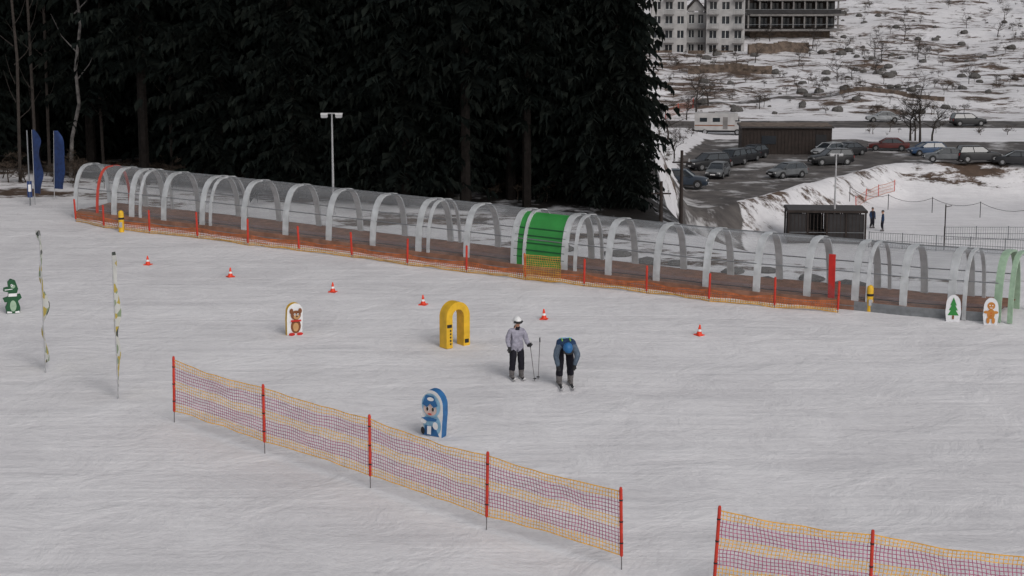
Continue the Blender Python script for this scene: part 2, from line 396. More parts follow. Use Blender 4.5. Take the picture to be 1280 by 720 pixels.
for i in range(len(fr)-1):
    A, B = fr[i], fr[i+1]
    green = hx[i] == 642
    for j in range(NP):
        q = []
        for fi in (A, B):
            for jj in (j, j+1):
                u, z = prof(jj); q.append(fi[0]+fi[2]*u+Vector((0, 0, z)))
        mp_.add(q, [(0, 1, 3, 2)], "green_panel" if green and j < 8 else "poly")
    for j in (3, 9, 15):
        a_ = prof(j, W+.02, HT+.01); mrail.tube([A[0]+A[2]*a_[0]+Vector((0, 0, a_[1])), B[0]+B[2]*a_[0]+Vector((0, 0, a_[1]))], .02, "alu_dark", 5, False)
    def ribbon(u0, z0, u1, z1, k, mbx=mrail):
        vs_ = [A[0]+A[2]*u0+Vector((0, 0, z0)), B[0]+B[2]*u0+Vector((0, 0, z0)), B[0]+B[2]*u1+Vector((0, 0, z1)), A[0]+A[2]*u1+Vector((0, 0, z1))]
        mbx.add(vs_, [(0, 1, 2, 3)], k)
    sk_ = "wood" if i < 19 else "alu_dark"
    ribbon(-.06, -.3, -.06, .30, sk_); ribbon(-.06, .30, .35, .34, "wood"); ribbon(.35, .34, .35, .30, "black"); ribbon(.35, .30, .55, .31, "alu_dark")
    ribbon(.55, .33, 1.15, .33, "belt"); ribbon(1.15, .31, 1.9, .36, "wood"); ribbon(2.26, .4, 2.26, -.3, "wood"); ribbon(1.9, .36, 2.26, .4, "wood")
    ribbon(-.065, .12, -.068, .15, "alu_dark")
    if green:
        for z in (.6, .85, 1.1, 1.35, 1.6):
            j = [jj for jj in range(9) if prof(jj)[1] <= z][-1]; u0, za = prof(j); u1, zb = prof(j+1); u = u0+(u1-u0)*(z-za)/(zb-za)-.02
            mrail.tube([A[0]+A[2]*u+Vector((0, 0, z)), B[0]+B[2]*u+Vector((0, 0, z))], .018, "green_dark", 5, False)
mp_.obj("clear_panels", tun); mrail.obj("deck_and_rails", tun, smooth=False)
p = fr[18][0]+(fr[19][0]-fr[18][0])*.5+fr[18][2]*.05
b = MB(); b.box((0, 0, 1.0), (.22, .04, 1.5), "red"); b.obj("red_marker", tun, loc_=p, rz=math.atan2(fr[18][1].y, fr[18][1].x))
# ------------------------------------------------------------------ safety nets
def post(mb, g0, h, red0, r=.035, tilt=(0, 0), k="orange_red"):
    up = Vector((tilt[0], tilt[1], 1)).normalized()
    mb.tube([g0+up*-.1, g0+up*(red0+.02)], .011, "spike", 6)
    mb.tube([g0+up*red0, g0+up*(red0+.03), g0+up*(h-.05), g0+up*(h-.01), g0+up*h], [r*.7, r, r, r*.8, r*.3], k, 10)
    if r < .04 and h > 1.5:
        for z in (.55, 1.0, 1.45): mb.tube([g0+up*z, g0+up*(z+.03)], r*1.15, "black", 10)
    return up
def net(name, gp, h0, h1, cell, w, bands, post_h, post_red, r=.035, sag=.06, posts=True, tilts=None):
    root = empty(name); pm = MB(); nm = MB(); ups = []
    for i, g0 in enumerate(gp):
        tl = tilts[i] if tilts else (random.uniform(-.05, .05), random.uniform(-.03, .03))
        if posts: ups.append(post(pm, g0, post_h*(1 if tilts else random.uniform(.94, 1.06)), post_red, r, tl))
        else: ups.append(Vector((0, 0, 1)))
    if posts: pm.obj("posts", root)
    rows = int(round((h1-h0)/cell))
    for i in range(len(gp)-1):
        A, B = gp[i], gp[i+1]; L_ = (B-A).length; n = int(L_/cell); d = (B-A).normalized(); nr = Vector((-d.y, d.x, 0)).normalized()
        sg = sag*random.uniform(.6, 1.6)
        def P(u, v):
            s_ = 4*u*(1-u); g_ = A.lerp(B, u); up = ups[i].lerp(ups[i+1], u)
            hh = lerp(h0+.04*s_, h1-sg*s_, v)
            wz = noise.noise(Vector((A.x+u*L_*.9, v*1.5, 3.1)))
            return g_+up*hh+nr*(.09*wz*s_)+Vector((0, 0, .035*noise.noise(Vector((u*L_*1.5, v*3, A.x)))*(.3+s_)))+d*.045*noise.noise(Vector((u*L_*1.2, v*4, 7)))
        grid = [[P(a/n, c/rows) for a in range(n+1)] for c in range(rows+1)]
        for c in range(rows+1):
            k = bands[min(len(bands)-1, int(c/(rows+1)*len(bands)))]; ww = w*(1.6 if c in (0, rows) else 1)
            vs_ = []; fs_ = []
            for a in range(n+1):
                q = grid[c][a]; vs_ += [q-Vector((0, 0, ww/2)), q+Vector((0, 0, ww/2))]
                if a: o = 2*a; fs_.append((o-2, o, o+1, o-1))
            nm.add(vs_, fs_, k)
        for a in range(n+1):
            for c in range(rows):
                k = bands[min(len(bands)-1, int((c+.5)/(rows+1)*len(bands)))]
                q, q2 = grid[c][a]+nr*.004, grid[c+1][a]+nr*.004
                nm.add([q-d*w/2, q+d*w/2, q2+d*w/2, q2-d*w/2], [(0, 1, 2, 3)], k)
    nm.obj("net_mesh", root, smooth=False); return root
BN = ["net_yellow", "net_yellow", "net_purple", "net_purple", "net_purple", "net_yellow", "net_yellow", "net_purple", "net_purple", "net_purple", "net_yellow", "net_yellow"]
gp = [loc(218, 528), loc(331, 567), loc(463, 610), loc(608, 662), loc(777, 712)]
net("safety_net_fence", gp, .30, 1.64, .078, .016, BN, 1.74, .28, tilts=[(.02, 0), (0, 0), (.0, 0), (.02, 0), (-.02, 0)])
gp = [loc(892, 738), loc(1086, 772), loc(1300, 806)]
net("safety_net_fence", gp, .30, 1.64, .078, .016, BN, 1.74, .28, tilts=[(.05, 0), (.01, 0), (0, 0)])
pole_px = [(187, 292), (247, 298), (310, 307), (374, 314), (440, 322), (509, 332), (583, 341), (657, 350), (730, 358), (808, 367), (886, 377), (968, 385), (1047, 391)]
gp = [loc(95, 277), loc(130, 285)]+[loc(*q) for q in pole_px]
net("safety_net_fence", gp, .02, .40, .08, .026, ["net_ochre", "net_orange", "net_orange"], .98, .1, r=.038, sag=.06)
gp = [loc(655, 352), loc(700, 356)]
net("safety_net_fence", gp, .1, .95, .08, .016, ["net_ochre"], .3, .1, r=.02, sag=.02, posts=False)
# ------------------------------------------------------------------ cones
def cone_mesh():
    b = MB(); b.box((0, 0, .015), (.26, .26, .03), "cone"); b.tube([(0, 0, .03), (0, 0, .13)], [.095, .07], "cone", 14, False)
    b.tube([(0, 0, .13), (0, 0, .20)], [.07, .052], "white", 14, False); b.tube([(0, 0, .20), (0, 0, .34), (0, 0, .35)], [.052, .022, .01], "cone", 14)
    o = b.obj("c"); m = o.data; bpy.data.objects.remove(o); return m
CM = cone_mesh()
for px, py in ((185, 331), (288, 346), (416, 365), (529, 381), (680, 399), (874, 419)):
    inst("traffic_cone", CM, loc(px, py), px, .95, tilt=(rnd.uniform(-.06, .06), rnd.uniform(-.06, .06)))
# ------------------------------------------------------------------ boards
def circ(cx, cz, rx, rz, n=20, a0=0, a1=360): return [(cx+rx*math.cos(R(a0+(a1-a0)*i/n)), cz+rz*math.sin(R(a0+(a1-a0)*i/n))) for i in range(n)]
def board(name, out, th, edge, front, decals, p, rz, tiltx=0):
    b = MB(); n = len(out)
    V_ = [(x, 0, z) for x, z in out]+[(x, th, z) for x, z in out]
    b.add(V_, [tuple(range(n)), tuple(range(2*n-1, n-1, -1))], front)
    b.add(V_, [(i, i+n, (i+1) % n+n, (i+1) % n) for i in range(n)], edge)
    for i, (pts, k) in enumerate(decals): b.poly([(x, -.005*(i+1), z) for x, z in pts], k)
    o = b.obj(name, smooth=False, loc_=p, rz=R(rz)); o.rotation_euler[0] = tiltx
    return o
out = [(-.28, 0), (.26, 0), (.30, .35), (.34, .62)]+circ(.03, .84, .32, .38, 14, -10, 185)+[(-.3, .6), (-.36, .35)]
dec = [(circ(0, .32, .27, .3), "lblue"), ([(-.3, .02), (.2, .02), (.1, .25), (-.2, .3)], "blue"), (circ(.0, .82, .28, .32), "lblue"), (circ(-.03, .72, .2, .17), "pale"),
       (circ(-.1, .74, .05, .07), "white"), (circ(.07, .74, .05, .07), "white"), (circ(-.1, .73, .034, .052), "black"), (circ(.07, .73, .034, .052), "black"),
       ([(-.24, .84), (-.1, .78), (.0, .88), (.1, .78), (.22, .84), (.12, 1.08), (-.12, 1.1)], "blue"), (circ(.02, 1.0, .1, .05), "white"), (circ(-.02, .61, .06, .02), "red"),
       (circ(-.22, .40, .09, .06), "white"), (circ(.14, .32, .08, .1), "white"), ([(-.28, .5), (-.1, .42), (.16, .44), (.2, .5), (0, .54)], "blue"), ([(-.12, .08), (.0, .08), (.02, .3), (-.1, .3)], "white"), (circ(-.24, .16, .06, .1), "black")]
board("cartoon_marker_board", out, .22, "blue", "white", dec, loc(541, 546), -32, R(4))
out = [(-.25, 0), (.22, 0), (.24, .5)]+circ(.0, .74, .25, .26, 14, 0, 180)+[(-.26, .5)]
dec = [(circ(.02, .28, .16, .22), "brown"), (circ(.02, .26, .09, .14), "tan"), (circ(.02, .63, .16, .15), "brown"), (circ(.05, .58, .10, .08), "tan"), (circ(-.12, .76, .06, .09), "brown"), (circ(.15, .76, .06, .09), "brown"),
       (circ(-.02, .66, .03, .035), "white"), (circ(.08, .66, .03, .035), "white"), (circ(-.02, .66, .014, .016), "black"), (circ(.08, .66, .014, .016), "black"), (circ(.04, .6, .03, .02), "black"),
       (circ(-.12, .05, .1, .05), "red"), (circ(.13, .05, .1, .05), "red"), ([(-.16, .44), (.18, .44), (.17, .5), (-.15, .5)], "red")]
board("cartoon_marker_board", out, .18, "yellow", "white", dec, loc(369, 419), 24, R(3))
out = [(-.2, 0), (.2, 0), (.22, .2), (.16, .4), (.28, .5), (.24, .62), (.12, .6), (.18, .8), (.1, 1.06), (-.04, 1.12), (-.14, 1.02), (-.12, .86), (-.26, .84), (-.28, .74), (-.12, .7), (-.14, .55), (-.3, .5), (-.26, .38), (-.16, .38), (-.24, .2)]
dec = [(circ(0, .25, .10, .18), "green_frame"), (circ(.02, .88, .07, .06), "green_frame"), (circ(-.02, .92, .035, .04), "white"), (circ(-.03, .92, .014, .018), "black"), ([(-.24, .77), (.0, .79), (.0, .81), (-.24, .80)], "white"), ([(-.14, .56), (.12, .56), (.14, .66), (-.13, .66)], "white"),
       ([(-.2, .02), (-.05, .02), (-.05, .07), (-.2, .09)], "white"), ([(.05, .02), (.19, .02), (.18, .09), (.05, .07)], "white")]
board("cartoon_marker_board", out, .16, "green_dark", "green_dark", dec, loc(17, 392), 22, 0)
def round_board(name, kind, p, rz):
    out = [(-.2, 0), (.2, 0), (.24, .3)]+circ(0, .55, .22, .3, 12, 0, 180)+[(-.24, .3)]
    if kind == "tree":
        dec = [([(-.17, .2), (.17, .2), (0, .5)], "green_panel"), ([(-.14, .36), (.14, .36), (0, .64)], "green_panel"), ([(-.1, .52), (.1, .52), (0, .78)], "green_panel"), ([(-.03, .08), (.03, .08), (.03, .2), (-.03, .2)], "brown")]
    else:
        dec = [(circ(0, .6, .12, .12), "ginger"), (circ(0, .34, .12, .16), "ginger"), (circ(-.14, .4, .08, .045), "ginger"), (circ(.14, .4, .08, .045), "ginger"), (circ(-.08, .14, .05, .1), "ginger"), (circ(.08, .14, .05, .1), "ginger"),
               (circ(-.04, .62, .02, .02), "white"), (circ(.04, .62, .02, .02), "white"), (circ(0, .54, .05, .012), "white"), (circ(0, .38, .018, .018), "red"), (circ(0, .3, .018, .018), "red")]
    board(name, out, .05, "white", "snow_cap", dec, p, rz)
round_board("christmas_tree_sign", "tree", loc(1191, 402), -10); round_board("gingerbread_sign", "g", loc(1238, 406), -10)
# yellow/black arch
b = MB(); W2 = .43; n = 22; AT = .92
path = [(-W2, 0), (-W2, .3), (-W2, .6)]+[(-W2*math.cos(math.pi*i/n), AT+.45*math.sin(math.pi*i/n)) for i in range(n+1)]+[(W2, .6), (W2, .3), (W2, 0)]
inn = [(x*.48, z if z < AT else AT+(z-AT)*.5) for x, z in path]
dth = .36
for i in range(len(path)-1):
    a, c, a2, c2 = path[i], path[i+1], inn[i], inn[i+1]
    q = [(a[0], 0, a[1]), (c[0], 0, c[1]), (c2[0], 0, c2[1]), (a2[0], 0, a2[1])]; q += [(x, dth, z) for x, _, z in q]
    b.add(q, [(0, 1, 2, 3), (7, 6, 5, 4), (0, 4, 5, 1)], "yellow")
    b.add(q, [(3, 2, 6, 7)], "yellow")
b.poly([(-W2*.96, -.004, .62), (-W2*.55, -.004, .62), (-W2*.55, -.004, .72), (-W2*.96, -.004, .72)], "black")
b.poly([(W2*.55, -.004, .1), (W2*.9, -.004, .1), (W2*.9, -.004, .22), (W2*.55, -.004, .22)], "black")
for i in range(5):
    z = .1+.1*i; b.poly([(-W2*.72, -.004, z), (-W2*.6, -.004, z), (-W2*.6, -.004, z+.06), (-W2*.72, -.004, z+.06)], "black")
b.obj("yellow_slalom_arch", smooth=False, loc_=loc(573, 434), rz=R(38))
for px, py in ((152, 290), (1087, 389)):
    b = MB(); b.tube([(0, 0, 0), (0, 0, .75), (0, 0, .82), (0, 0, .86)], [.11, .11, .09, .03], "yellow", 14); b.tube([(0, 0, .5), (0, 0, .58)], .114, "black", 14); b.box((0, -.10, .3), (.12, .04, .2), "post_grey"); b.obj("yellow_bollard", loc_=loc(px, py))
def banner(name, p, Hh, tx, rz, wid, fk, seed=0, z0=.25, sk="post_grey"):
    b = MB(); N_ = 30
    pole = [Vector((tx*t*Hh, 0, t*Hh)) for t in [i/N_ for i in range(N_+1)]]
    b.tube(pole, [.02-.012*i/N_ for i in range(N_+1)], sk, 7)
    vs_ = []; fs_ = []; c_ = 5
    for i in range(N_+1):
        t = i/N_; z = lerp(z0, Hh, t); ww = wid*(1 if t < .8 else math.cos((t-.8)/.2*1.35))*(.8+.2*min(1, t*8))
        for j in range(c_+1):
            u = j/c_; off = .14*noise.noise(Vector((u*1.5, z*1.4, seed)))*u+.05*math.sin(z*4.3+seed+u*2)*u
            vs_.append((tx*z+u*ww+.02, off, z))
            if i and j: o = i*(c_+1)+j; fs_.append((o-c_-2, o-c_-1, o, o-1))
    b.add(vs_, fs_, fk)
    if fk == "blue_flag":
        for zc, s_ in ((2.2, .12), (1.7, .06), (1.5, .06), (1.3, .06)):
            pts = [(tx*zc+wid*.5+s_*math.cos(a*.785), -.19, zc+s_*math.sin(a*.785)) for a in range(8)]
            b.poly(pts, "lblue") if False else None
    return b.obj(name, loc_=p, rz=R(rz))
banner("advertising_feather_flag", loc(57, 466), 4.05, 0.0, 99, .55, "banner_print", 1)
o = banner("advertising_feather_flag", loc(148, 498), 4.0, 0.0, 97, .55, "banner_print", 5); o.rotation_euler[1] = R(-3.2)
for px, py, hh_, tx, rz in ((44, 256, 3.2, 0, -40), (68, 250, 3.0, .05, -35)):
    banner("blue_feather_flag", loc(px, py), hh_, tx, rz, .6, "blue_flag", px, .5)
b = MB(); b.tube([(0, 0, 0), (0, 0, 3.2)], .028, "alu_dark", 8); b.box((0, 0, .7), (.2, .05, .7), "blue_flag"); b.box((0, -.03, .75), (.12, .012, .3), "white"); b.obj("notice_sign", loc_=loc(38, 257), rz=R(20))
# ------------------------------------------------------------------ lamps
def lamp(name, p, h, wid, r=.05):
    b = MB(); b.tube([(0, 0, -.2), (0, 0, .5), (0, 0, h)], [r*1.4, r*1.2, r*.7], "post_grey", 10); b.tube([(0, 0, 0), (0, 0, .05)], r*2.4, "post_grey", 10)
    b.tube([(-wid/2, 0, h), (wid/2, 0, h)], r*.6, "post_grey", 6)
    for s_ in (-1, 1):
        x = s_*wid*.33; b.box((x, -.1, h-.09), (wid*.3, .22, .12), "post_grey"); b.box((x, -.1, h-.16), (wid*.25, .18, .02), "lamp_glass"); b.box((x, -.1, h-.01), (wid*.32, .26, .04), "white")
    return b.obj(name, loc_=p)
p = loc(417, 268); lamp("street_lamp", p, (268-141)/F*p.y, .9, r=.045)
p = loc(1042, 303); lamp("street_lamp", p, (303-191)/F*p.y, 1.1, r=.08)
for px, py, top in ((826, 278, 226), (851, 280, 187)):
    p = loc(px, py); b = MB(); hh = (py-top)/F*p.y
    b.tube([(0, 0, -.3), (0, 0, hh)], [.09, .06], "wood_dark", 8); b.tube([(-.4, 0, hh-.5), (.4, 0, hh-.5)], .035, "wood_dark", 6)
    for s_ in (-.3, .3): b.tube([(s_, 0, hh-.5), (s_, 0, hh-.35)], .03, "post_grey", 6)
    b.obj("utility_pole", loc_=p)
# ------------------------------------------------------------------ people
def seg_d(p, a, b_):
    ab = b_-a; t = max(0, min(1, (p-a).dot(ab)/max(ab.length_squared, 1e-9))); return (p-(a+ab*t)).length
def person(name, p, rz, J, mats, scale=1, head_f=(0, -1, 0), head_u=(0, 0, 1), helmet="white", hand_dirs=None, grip=(), ski_len=0, boots="spike", extra=None):
    root = empty(name, p, rz); root.scale = (scale,)*3
    J = {k: Vector(v) for k, v in J.items()}
    Rd = dict(pel=(.20, .155), sp=(.195, .15), ch=(.21, .155), nk=(.085, .085), hd=(.06, .06), shL=(.10, .10), shR=(.10, .10), elL=(.08, .08), elR=(.08, .08), wrL=(.055, .055), wrR=(.055, .055),
              hpL=(.13, .13), hpR=(.13, .13), knL=(.10, .10), knR=(.10, .10), anL=(.085, .085), anR=(.085, .085))
    E = [("pel", "sp"), ("sp", "ch"), ("ch", "nk"), ("nk", "hd"), ("ch", "shL"), ("shL", "elL"), ("elL", "wrL"), ("ch", "shR"), ("shR", "elR"), ("elR", "wrR"),
         ("pel", "hpL"), ("hpL", "knL"), ("knL", "anL"), ("pel", "hpR"), ("hpR", "knR"), ("knR", "anR")]
    bm = bmesh.new(); sk = bm.verts.layers.skin.verify(); V = {}
    for k, v in J.items():
        V[k] = bm.verts.new(v); V[k][sk].radius = Rd[k]; V[k][sk].use_root = (k == "pel")
    for a, c in E: bm.edges.new((V[a], V[c]))
    me = bpy.data.meshes.new("tmp"); bm.to_mesh(me); bm.free()
    o = bpy.data.objects.new("tmp", me); sc.collection.objects.link(o)
    md = o.modifiers.new("s", 'SKIN'); md.branch_smoothing = .5; md.use_smooth_shade = True
    o.modifiers.new("u", 'SUBSURF').levels = 3
    dg = bpy.context.evaluated_depsgraph_get(); bme = bpy.data.meshes.new_from_object(o.evaluated_get(dg))
    bpy.data.objects.remove(o)
    for v in bme.vertices:
        c = v.co; v.co = c+v.normal*.012*noise.noise(c*9)
    keys = ["torso", "sleeve", "trousers", "skin"]; bme.materials.clear()
    for k in keys: bme.materials.append(M[mats[k]])
    for pl in bme.polygons:
        c = pl.center; best = min(E, key=lambda e: seg_d(c, J[e[0]], J[e[1]]))
        a, d = best; k = 0
        if a.startswith(("hp", "kn")): k = 2 if seg_d(c, J["pel"], J["sp"]) > .19 else 0
        elif a[:2] in ("sh", "el"): k = 1
        elif a == "nk": k = 3
        pl.material_index = k; pl.use_smooth = True
    bo = bpy.data.objects.new("body", bme); sc.collection.objects.link(bo); bo.parent = root
    b = MB(); f = Vector(head_f).normalized(); u = Vector(head_u); u = (u-f*u.dot(f)).normalized(); s_ = u.cross(f); K = 1.12
    ctr = J["hd"]+u*.10
    b.X = Matrix(((s_.x*K, -f.x*K, u.x*K, ctr.x), (s_.y*K, -f.y*K, u.y*K, ctr.y), (s_.z*K, -f.z*K, u.z*K, ctr.z), (0, 0, 0, 1)))
    b.ell((0, 0, 0), (.078, .095, .115), "skin", 18, 12); b.ell((0, -.03, -.07), (.055, .06, .05), "skin", 14, 8)
    b.tube([(0, -.09, .02), (0, -.112, -.02), (0, -.095, -.03)], [.008, .014, .01], "skin", 8)
    b.ell((0, -.088, -.058), (.024, .008, .006), "red_soft", 8, 4)
    for x in (-.03, .03): b.ell((x, -.086, .012), (.012, .008, .008), "white", 8, 5); b.ell((x, -.093, .012), (.005, .004, .005), "black", 6, 4)
    for x in (-.08, .08): b.ell((x, .005, -.01), (.012, .022, .034), "skin", 8, 6)
    if helmet:
        b.ell((0, .012, .02), (.108, .128, .125), helmet, 20, 8, 2, 90); b.ell((0, .03, .0), (.107, .115, .09), helmet, 20, 6, -35, 12)
        b.tube([(-.1, -.05, .035), (-.06, -.10, .035), (0, -.112, .035), (.06, -.10, .035), (.1, -.05, .035)], .03, "black", 8)
    else:
        b.ell((0, .01, .03), (.09, .11, .11), "black", 16, 8, 0, 90)
    b.obj("head", root)
    for side in ("L", "R"):
        b = MB(); w_ = J["wr"+side]; e = J["el"+side]; d = (w_-e).normalized() if not hand_dirs else Vector(hand_dirs[side]).normalized()
        sx = d.cross(Vector((0, -1, 0.01))).normalized(); nn = sx.cross(d)
        b.X = Matrix(((sx.x, nn.x, d.x, w_.x), (sx.y, nn.y, d.y, w_.y), (sx.z, nn.z, d.z, w_.z), (0, 0, 0, 1)))
        g_ = "black"; b.tube([(0, 0, -.03), (0, 0, .01), (0, 0, .05), (0, 0, .09), (0, 0, .1)], [.05, .04, .044, .042, .03], g_, 10)
        cl = 1.0 if side in grip else .35
        for i, (x, ln) in enumerate(((-.03, .065), (-.01, .075), (.01, .07), (.03, .055))):
            b.tube([(x, 0, .085), (x, -.01*cl, .085+ln*.45), (x, -.045*cl, .085+ln*.75*(1-.3*cl)), (x, -.07*cl, .085+ln*(1-.7*cl))], [.011, .011, .010, .008], g_, 6)
        tx = -.04 if side == "L" else .04
        b.tube([(tx*.7, 0, .03), (tx*1.4, -.02, .055), (tx*1.3, -.04, .085)], [.014, .012, .009], g_, 6)
        b.obj("glove_"+side, root)
    b = MB(); S = ski_len/1.46
    for side in ("L", "R"):
        a = J["an"+side]; x = a.x; y0 = a.y
        b.tube([(x, y0+.01, .06), (x, y0, .14), (x, y0-.01, .26)], [.075, .072, .082], boots, 10)
        b.tube([(x, y0+.11, .065), (x, y0+.05, .07), (x, y0-.07, .068), (x, y0-.17, .06), (x, y0-.2, .055)], [.045, .06, .058, .05, .035], boots, 10)
        b.box((x, y0-.03, .03), (.08, .3, .02), "black")
        b.tube([(x-.07, y0-.02, .19), (x+.07, y0-.02, .19)], .012, "post_grey", 6)
        if ski_len:
            pts = [(-.78*S, .10), (-.7*S, .045), (-.55*S, .02), (0, .018), (.6*S, .02), (.68*S, .04)]; vs_ = []; fs_ = []
            for i, (yy, z) in enumerate(pts):
                wd = .045 if 0 < i < 5 else .02
                vs_ += [(x-wd, y0+yy, z-.008), (x+wd, y0+yy, z-.008), (x+wd, y0+yy, z+.006), (x-wd, y0+yy, z+.006)]
                if i:
                    o = 4*(i-1); fs_ += [(o+j, o+(j+1) % 4, o+4+(j+1) % 4, o+4+j) for j in range(4)]
            fs_ += [(0, 1, 2, 3), (20, 21, 22, 23)]; b.add(vs_, fs_, "white"); b.box((x, y0+.13, .04), (.07, .12, .05), "black"); b.box((x, y0-.24, .04), (.06, .1, .04), "black")
            b.box((x, y0-.5*S, .031), (.07, .3*S, .008), "black")
    b.obj("boots_and_skis" if ski_len else "boots", root)
    if extra: extra(root, bo)
    return root
J = dict(pel=(0, .0, .95), sp=(0, 0, 1.12), ch=(0, -.01, 1.30), nk=(0, 0, 1.46), hd=(0, -.02, 1.52), shL=(.17, 0, 1.38), elL=(.25, -.05, 1.12), wrL=(.29, -.24, .98),
         shR=(-.17, 0, 1.38), elR=(-.26, .02, 1.12), wrR=(-.24, -.12, .90), hpL=(.09, 0, .88), knL=(.12, -.03, .5), anL=(.13, .01, .17), hpR=(-.09, 0, .88), knR=(-.12, -.02, .5), anR=(-.14, .02, .17))
def standing_extra(root, bo):
    b = MB()
    for (gx, gy, gz), (tx, ty) in (((.315, -.33, 1.02), (.42, -.42)), ((.60, -.25, 1.14), (.56, -.22))):
        b.tube([(gx, gy, gz+.05), (gx, gy, gz-.08)], .018, "black", 8); b.tube([(gx, gy, gz-.08), (tx, ty, .0)], [.010, .008], "spike", 6)
        b.tube([(tx, ty, .06), (tx, ty, .075)], .045, "black", 10)
    b.obj("ski_poles", root)
    b = MB(); b.tube([(0, 0, 1.40), (0, -.005, 1.50)], [.10, .08], "pants_black", 12); b.obj("collar", root)
person("standing_skier", loc(646, 473), R(12), J, dict(torso="jacket_grey", sleeve="jacket_grey", trousers="pants_black", skin="skin"), 1.0, head_f=(.15, -1, -.3), grip=("L",), hand_dirs=dict(L=(.2, -.9, .2), R=(0, -.2, -1)), extra=standing_extra, ski_len=.85)
J = dict(pel=(0, .18, 1.0), sp=(0, .02, 1.13), ch=(0, -.20, 1.12), nk=(0, -.37, 1.02), hd=(0, -.42, .98), shL=(.19, -.26, 1.07), elL=(.27, -.32, .80), wrL=(.2, -.30, .54),
         shR=(-.19, -.26, 1.07), elR=(-.27, -.30, .80), wrR=(-.2, -.28, .52), hpL=(.10, .14, .92), knL=(.13, -.04, .52), anL=(.14, .02, .17), hpR=(-.10, .14, .92), knR=(-.13, -.04, .52), anR=(-.14, .02, .17))
def vest(root, bo):
    b = MB()
    for x in (-.10, .10):
        pts = []
        for t in range(7):
            q = Vector((x, -.26+.06*t, 1.5)); hit, co, nn, idx = bo.ray_cast(q, Vector((0, 0, -1)))
            if hit: pts.append(co)
        if len(pts) > 1: b.tube(pts, .016, "lime", 6)
    pts = []
    for t in range(9):
        q = Vector((-.16+.04*t, -.05, 1.5)); hit, co, nn, idx = bo.ray_cast(q, Vector((0, 0, -1)))
        if hit: pts.append(co)
    if len(pts) > 1: b.tube(pts, .022, "lblue", 6)
    b.obj("jacket_stripes", root)
person("bending_skier", loc(706, 481), R(6), J, dict(torso="jacket_navy", sleeve="pants_grey", trousers="pants_black", skin="skin"), 1.12, head_f=(0, -.35, -1), head_u=(0, -1, .3), helmet="blue", ski_len=1.4, grip=("L", "R"), extra=vest)
JS = dict(pel=(0, 0, .95), sp=(0, 0, 1.12), ch=(0, -.01, 1.30), nk=(0, 0, 1.46), hd=(0, -.02, 1.52), shL=(.17, 0, 1.38), elL=(.23, .02, 1.12), wrL=(.22, -.08, .88),
          shR=(-.17, 0, 1.38), elR=(-.23, .02, 1.12), wrR=(-.22, -.08, .88), hpL=(.09, 0, .88), knL=(.1, -.03, .5), anL=(.12, .01, .14), hpR=(-.09, 0, .88), knR=(-.12, -.08, .5), anR=(-.14, .02, .14))
for px, py, a in ((1090, 285, 20), (1103, 289, -100)):
    person("distant_pedestrian", loc(px, py), R(a), JS, dict(torso="pants_black", sleeve="jacket_navy", trousers="pants_black", skin="skin"), 1.05, helmet=None)
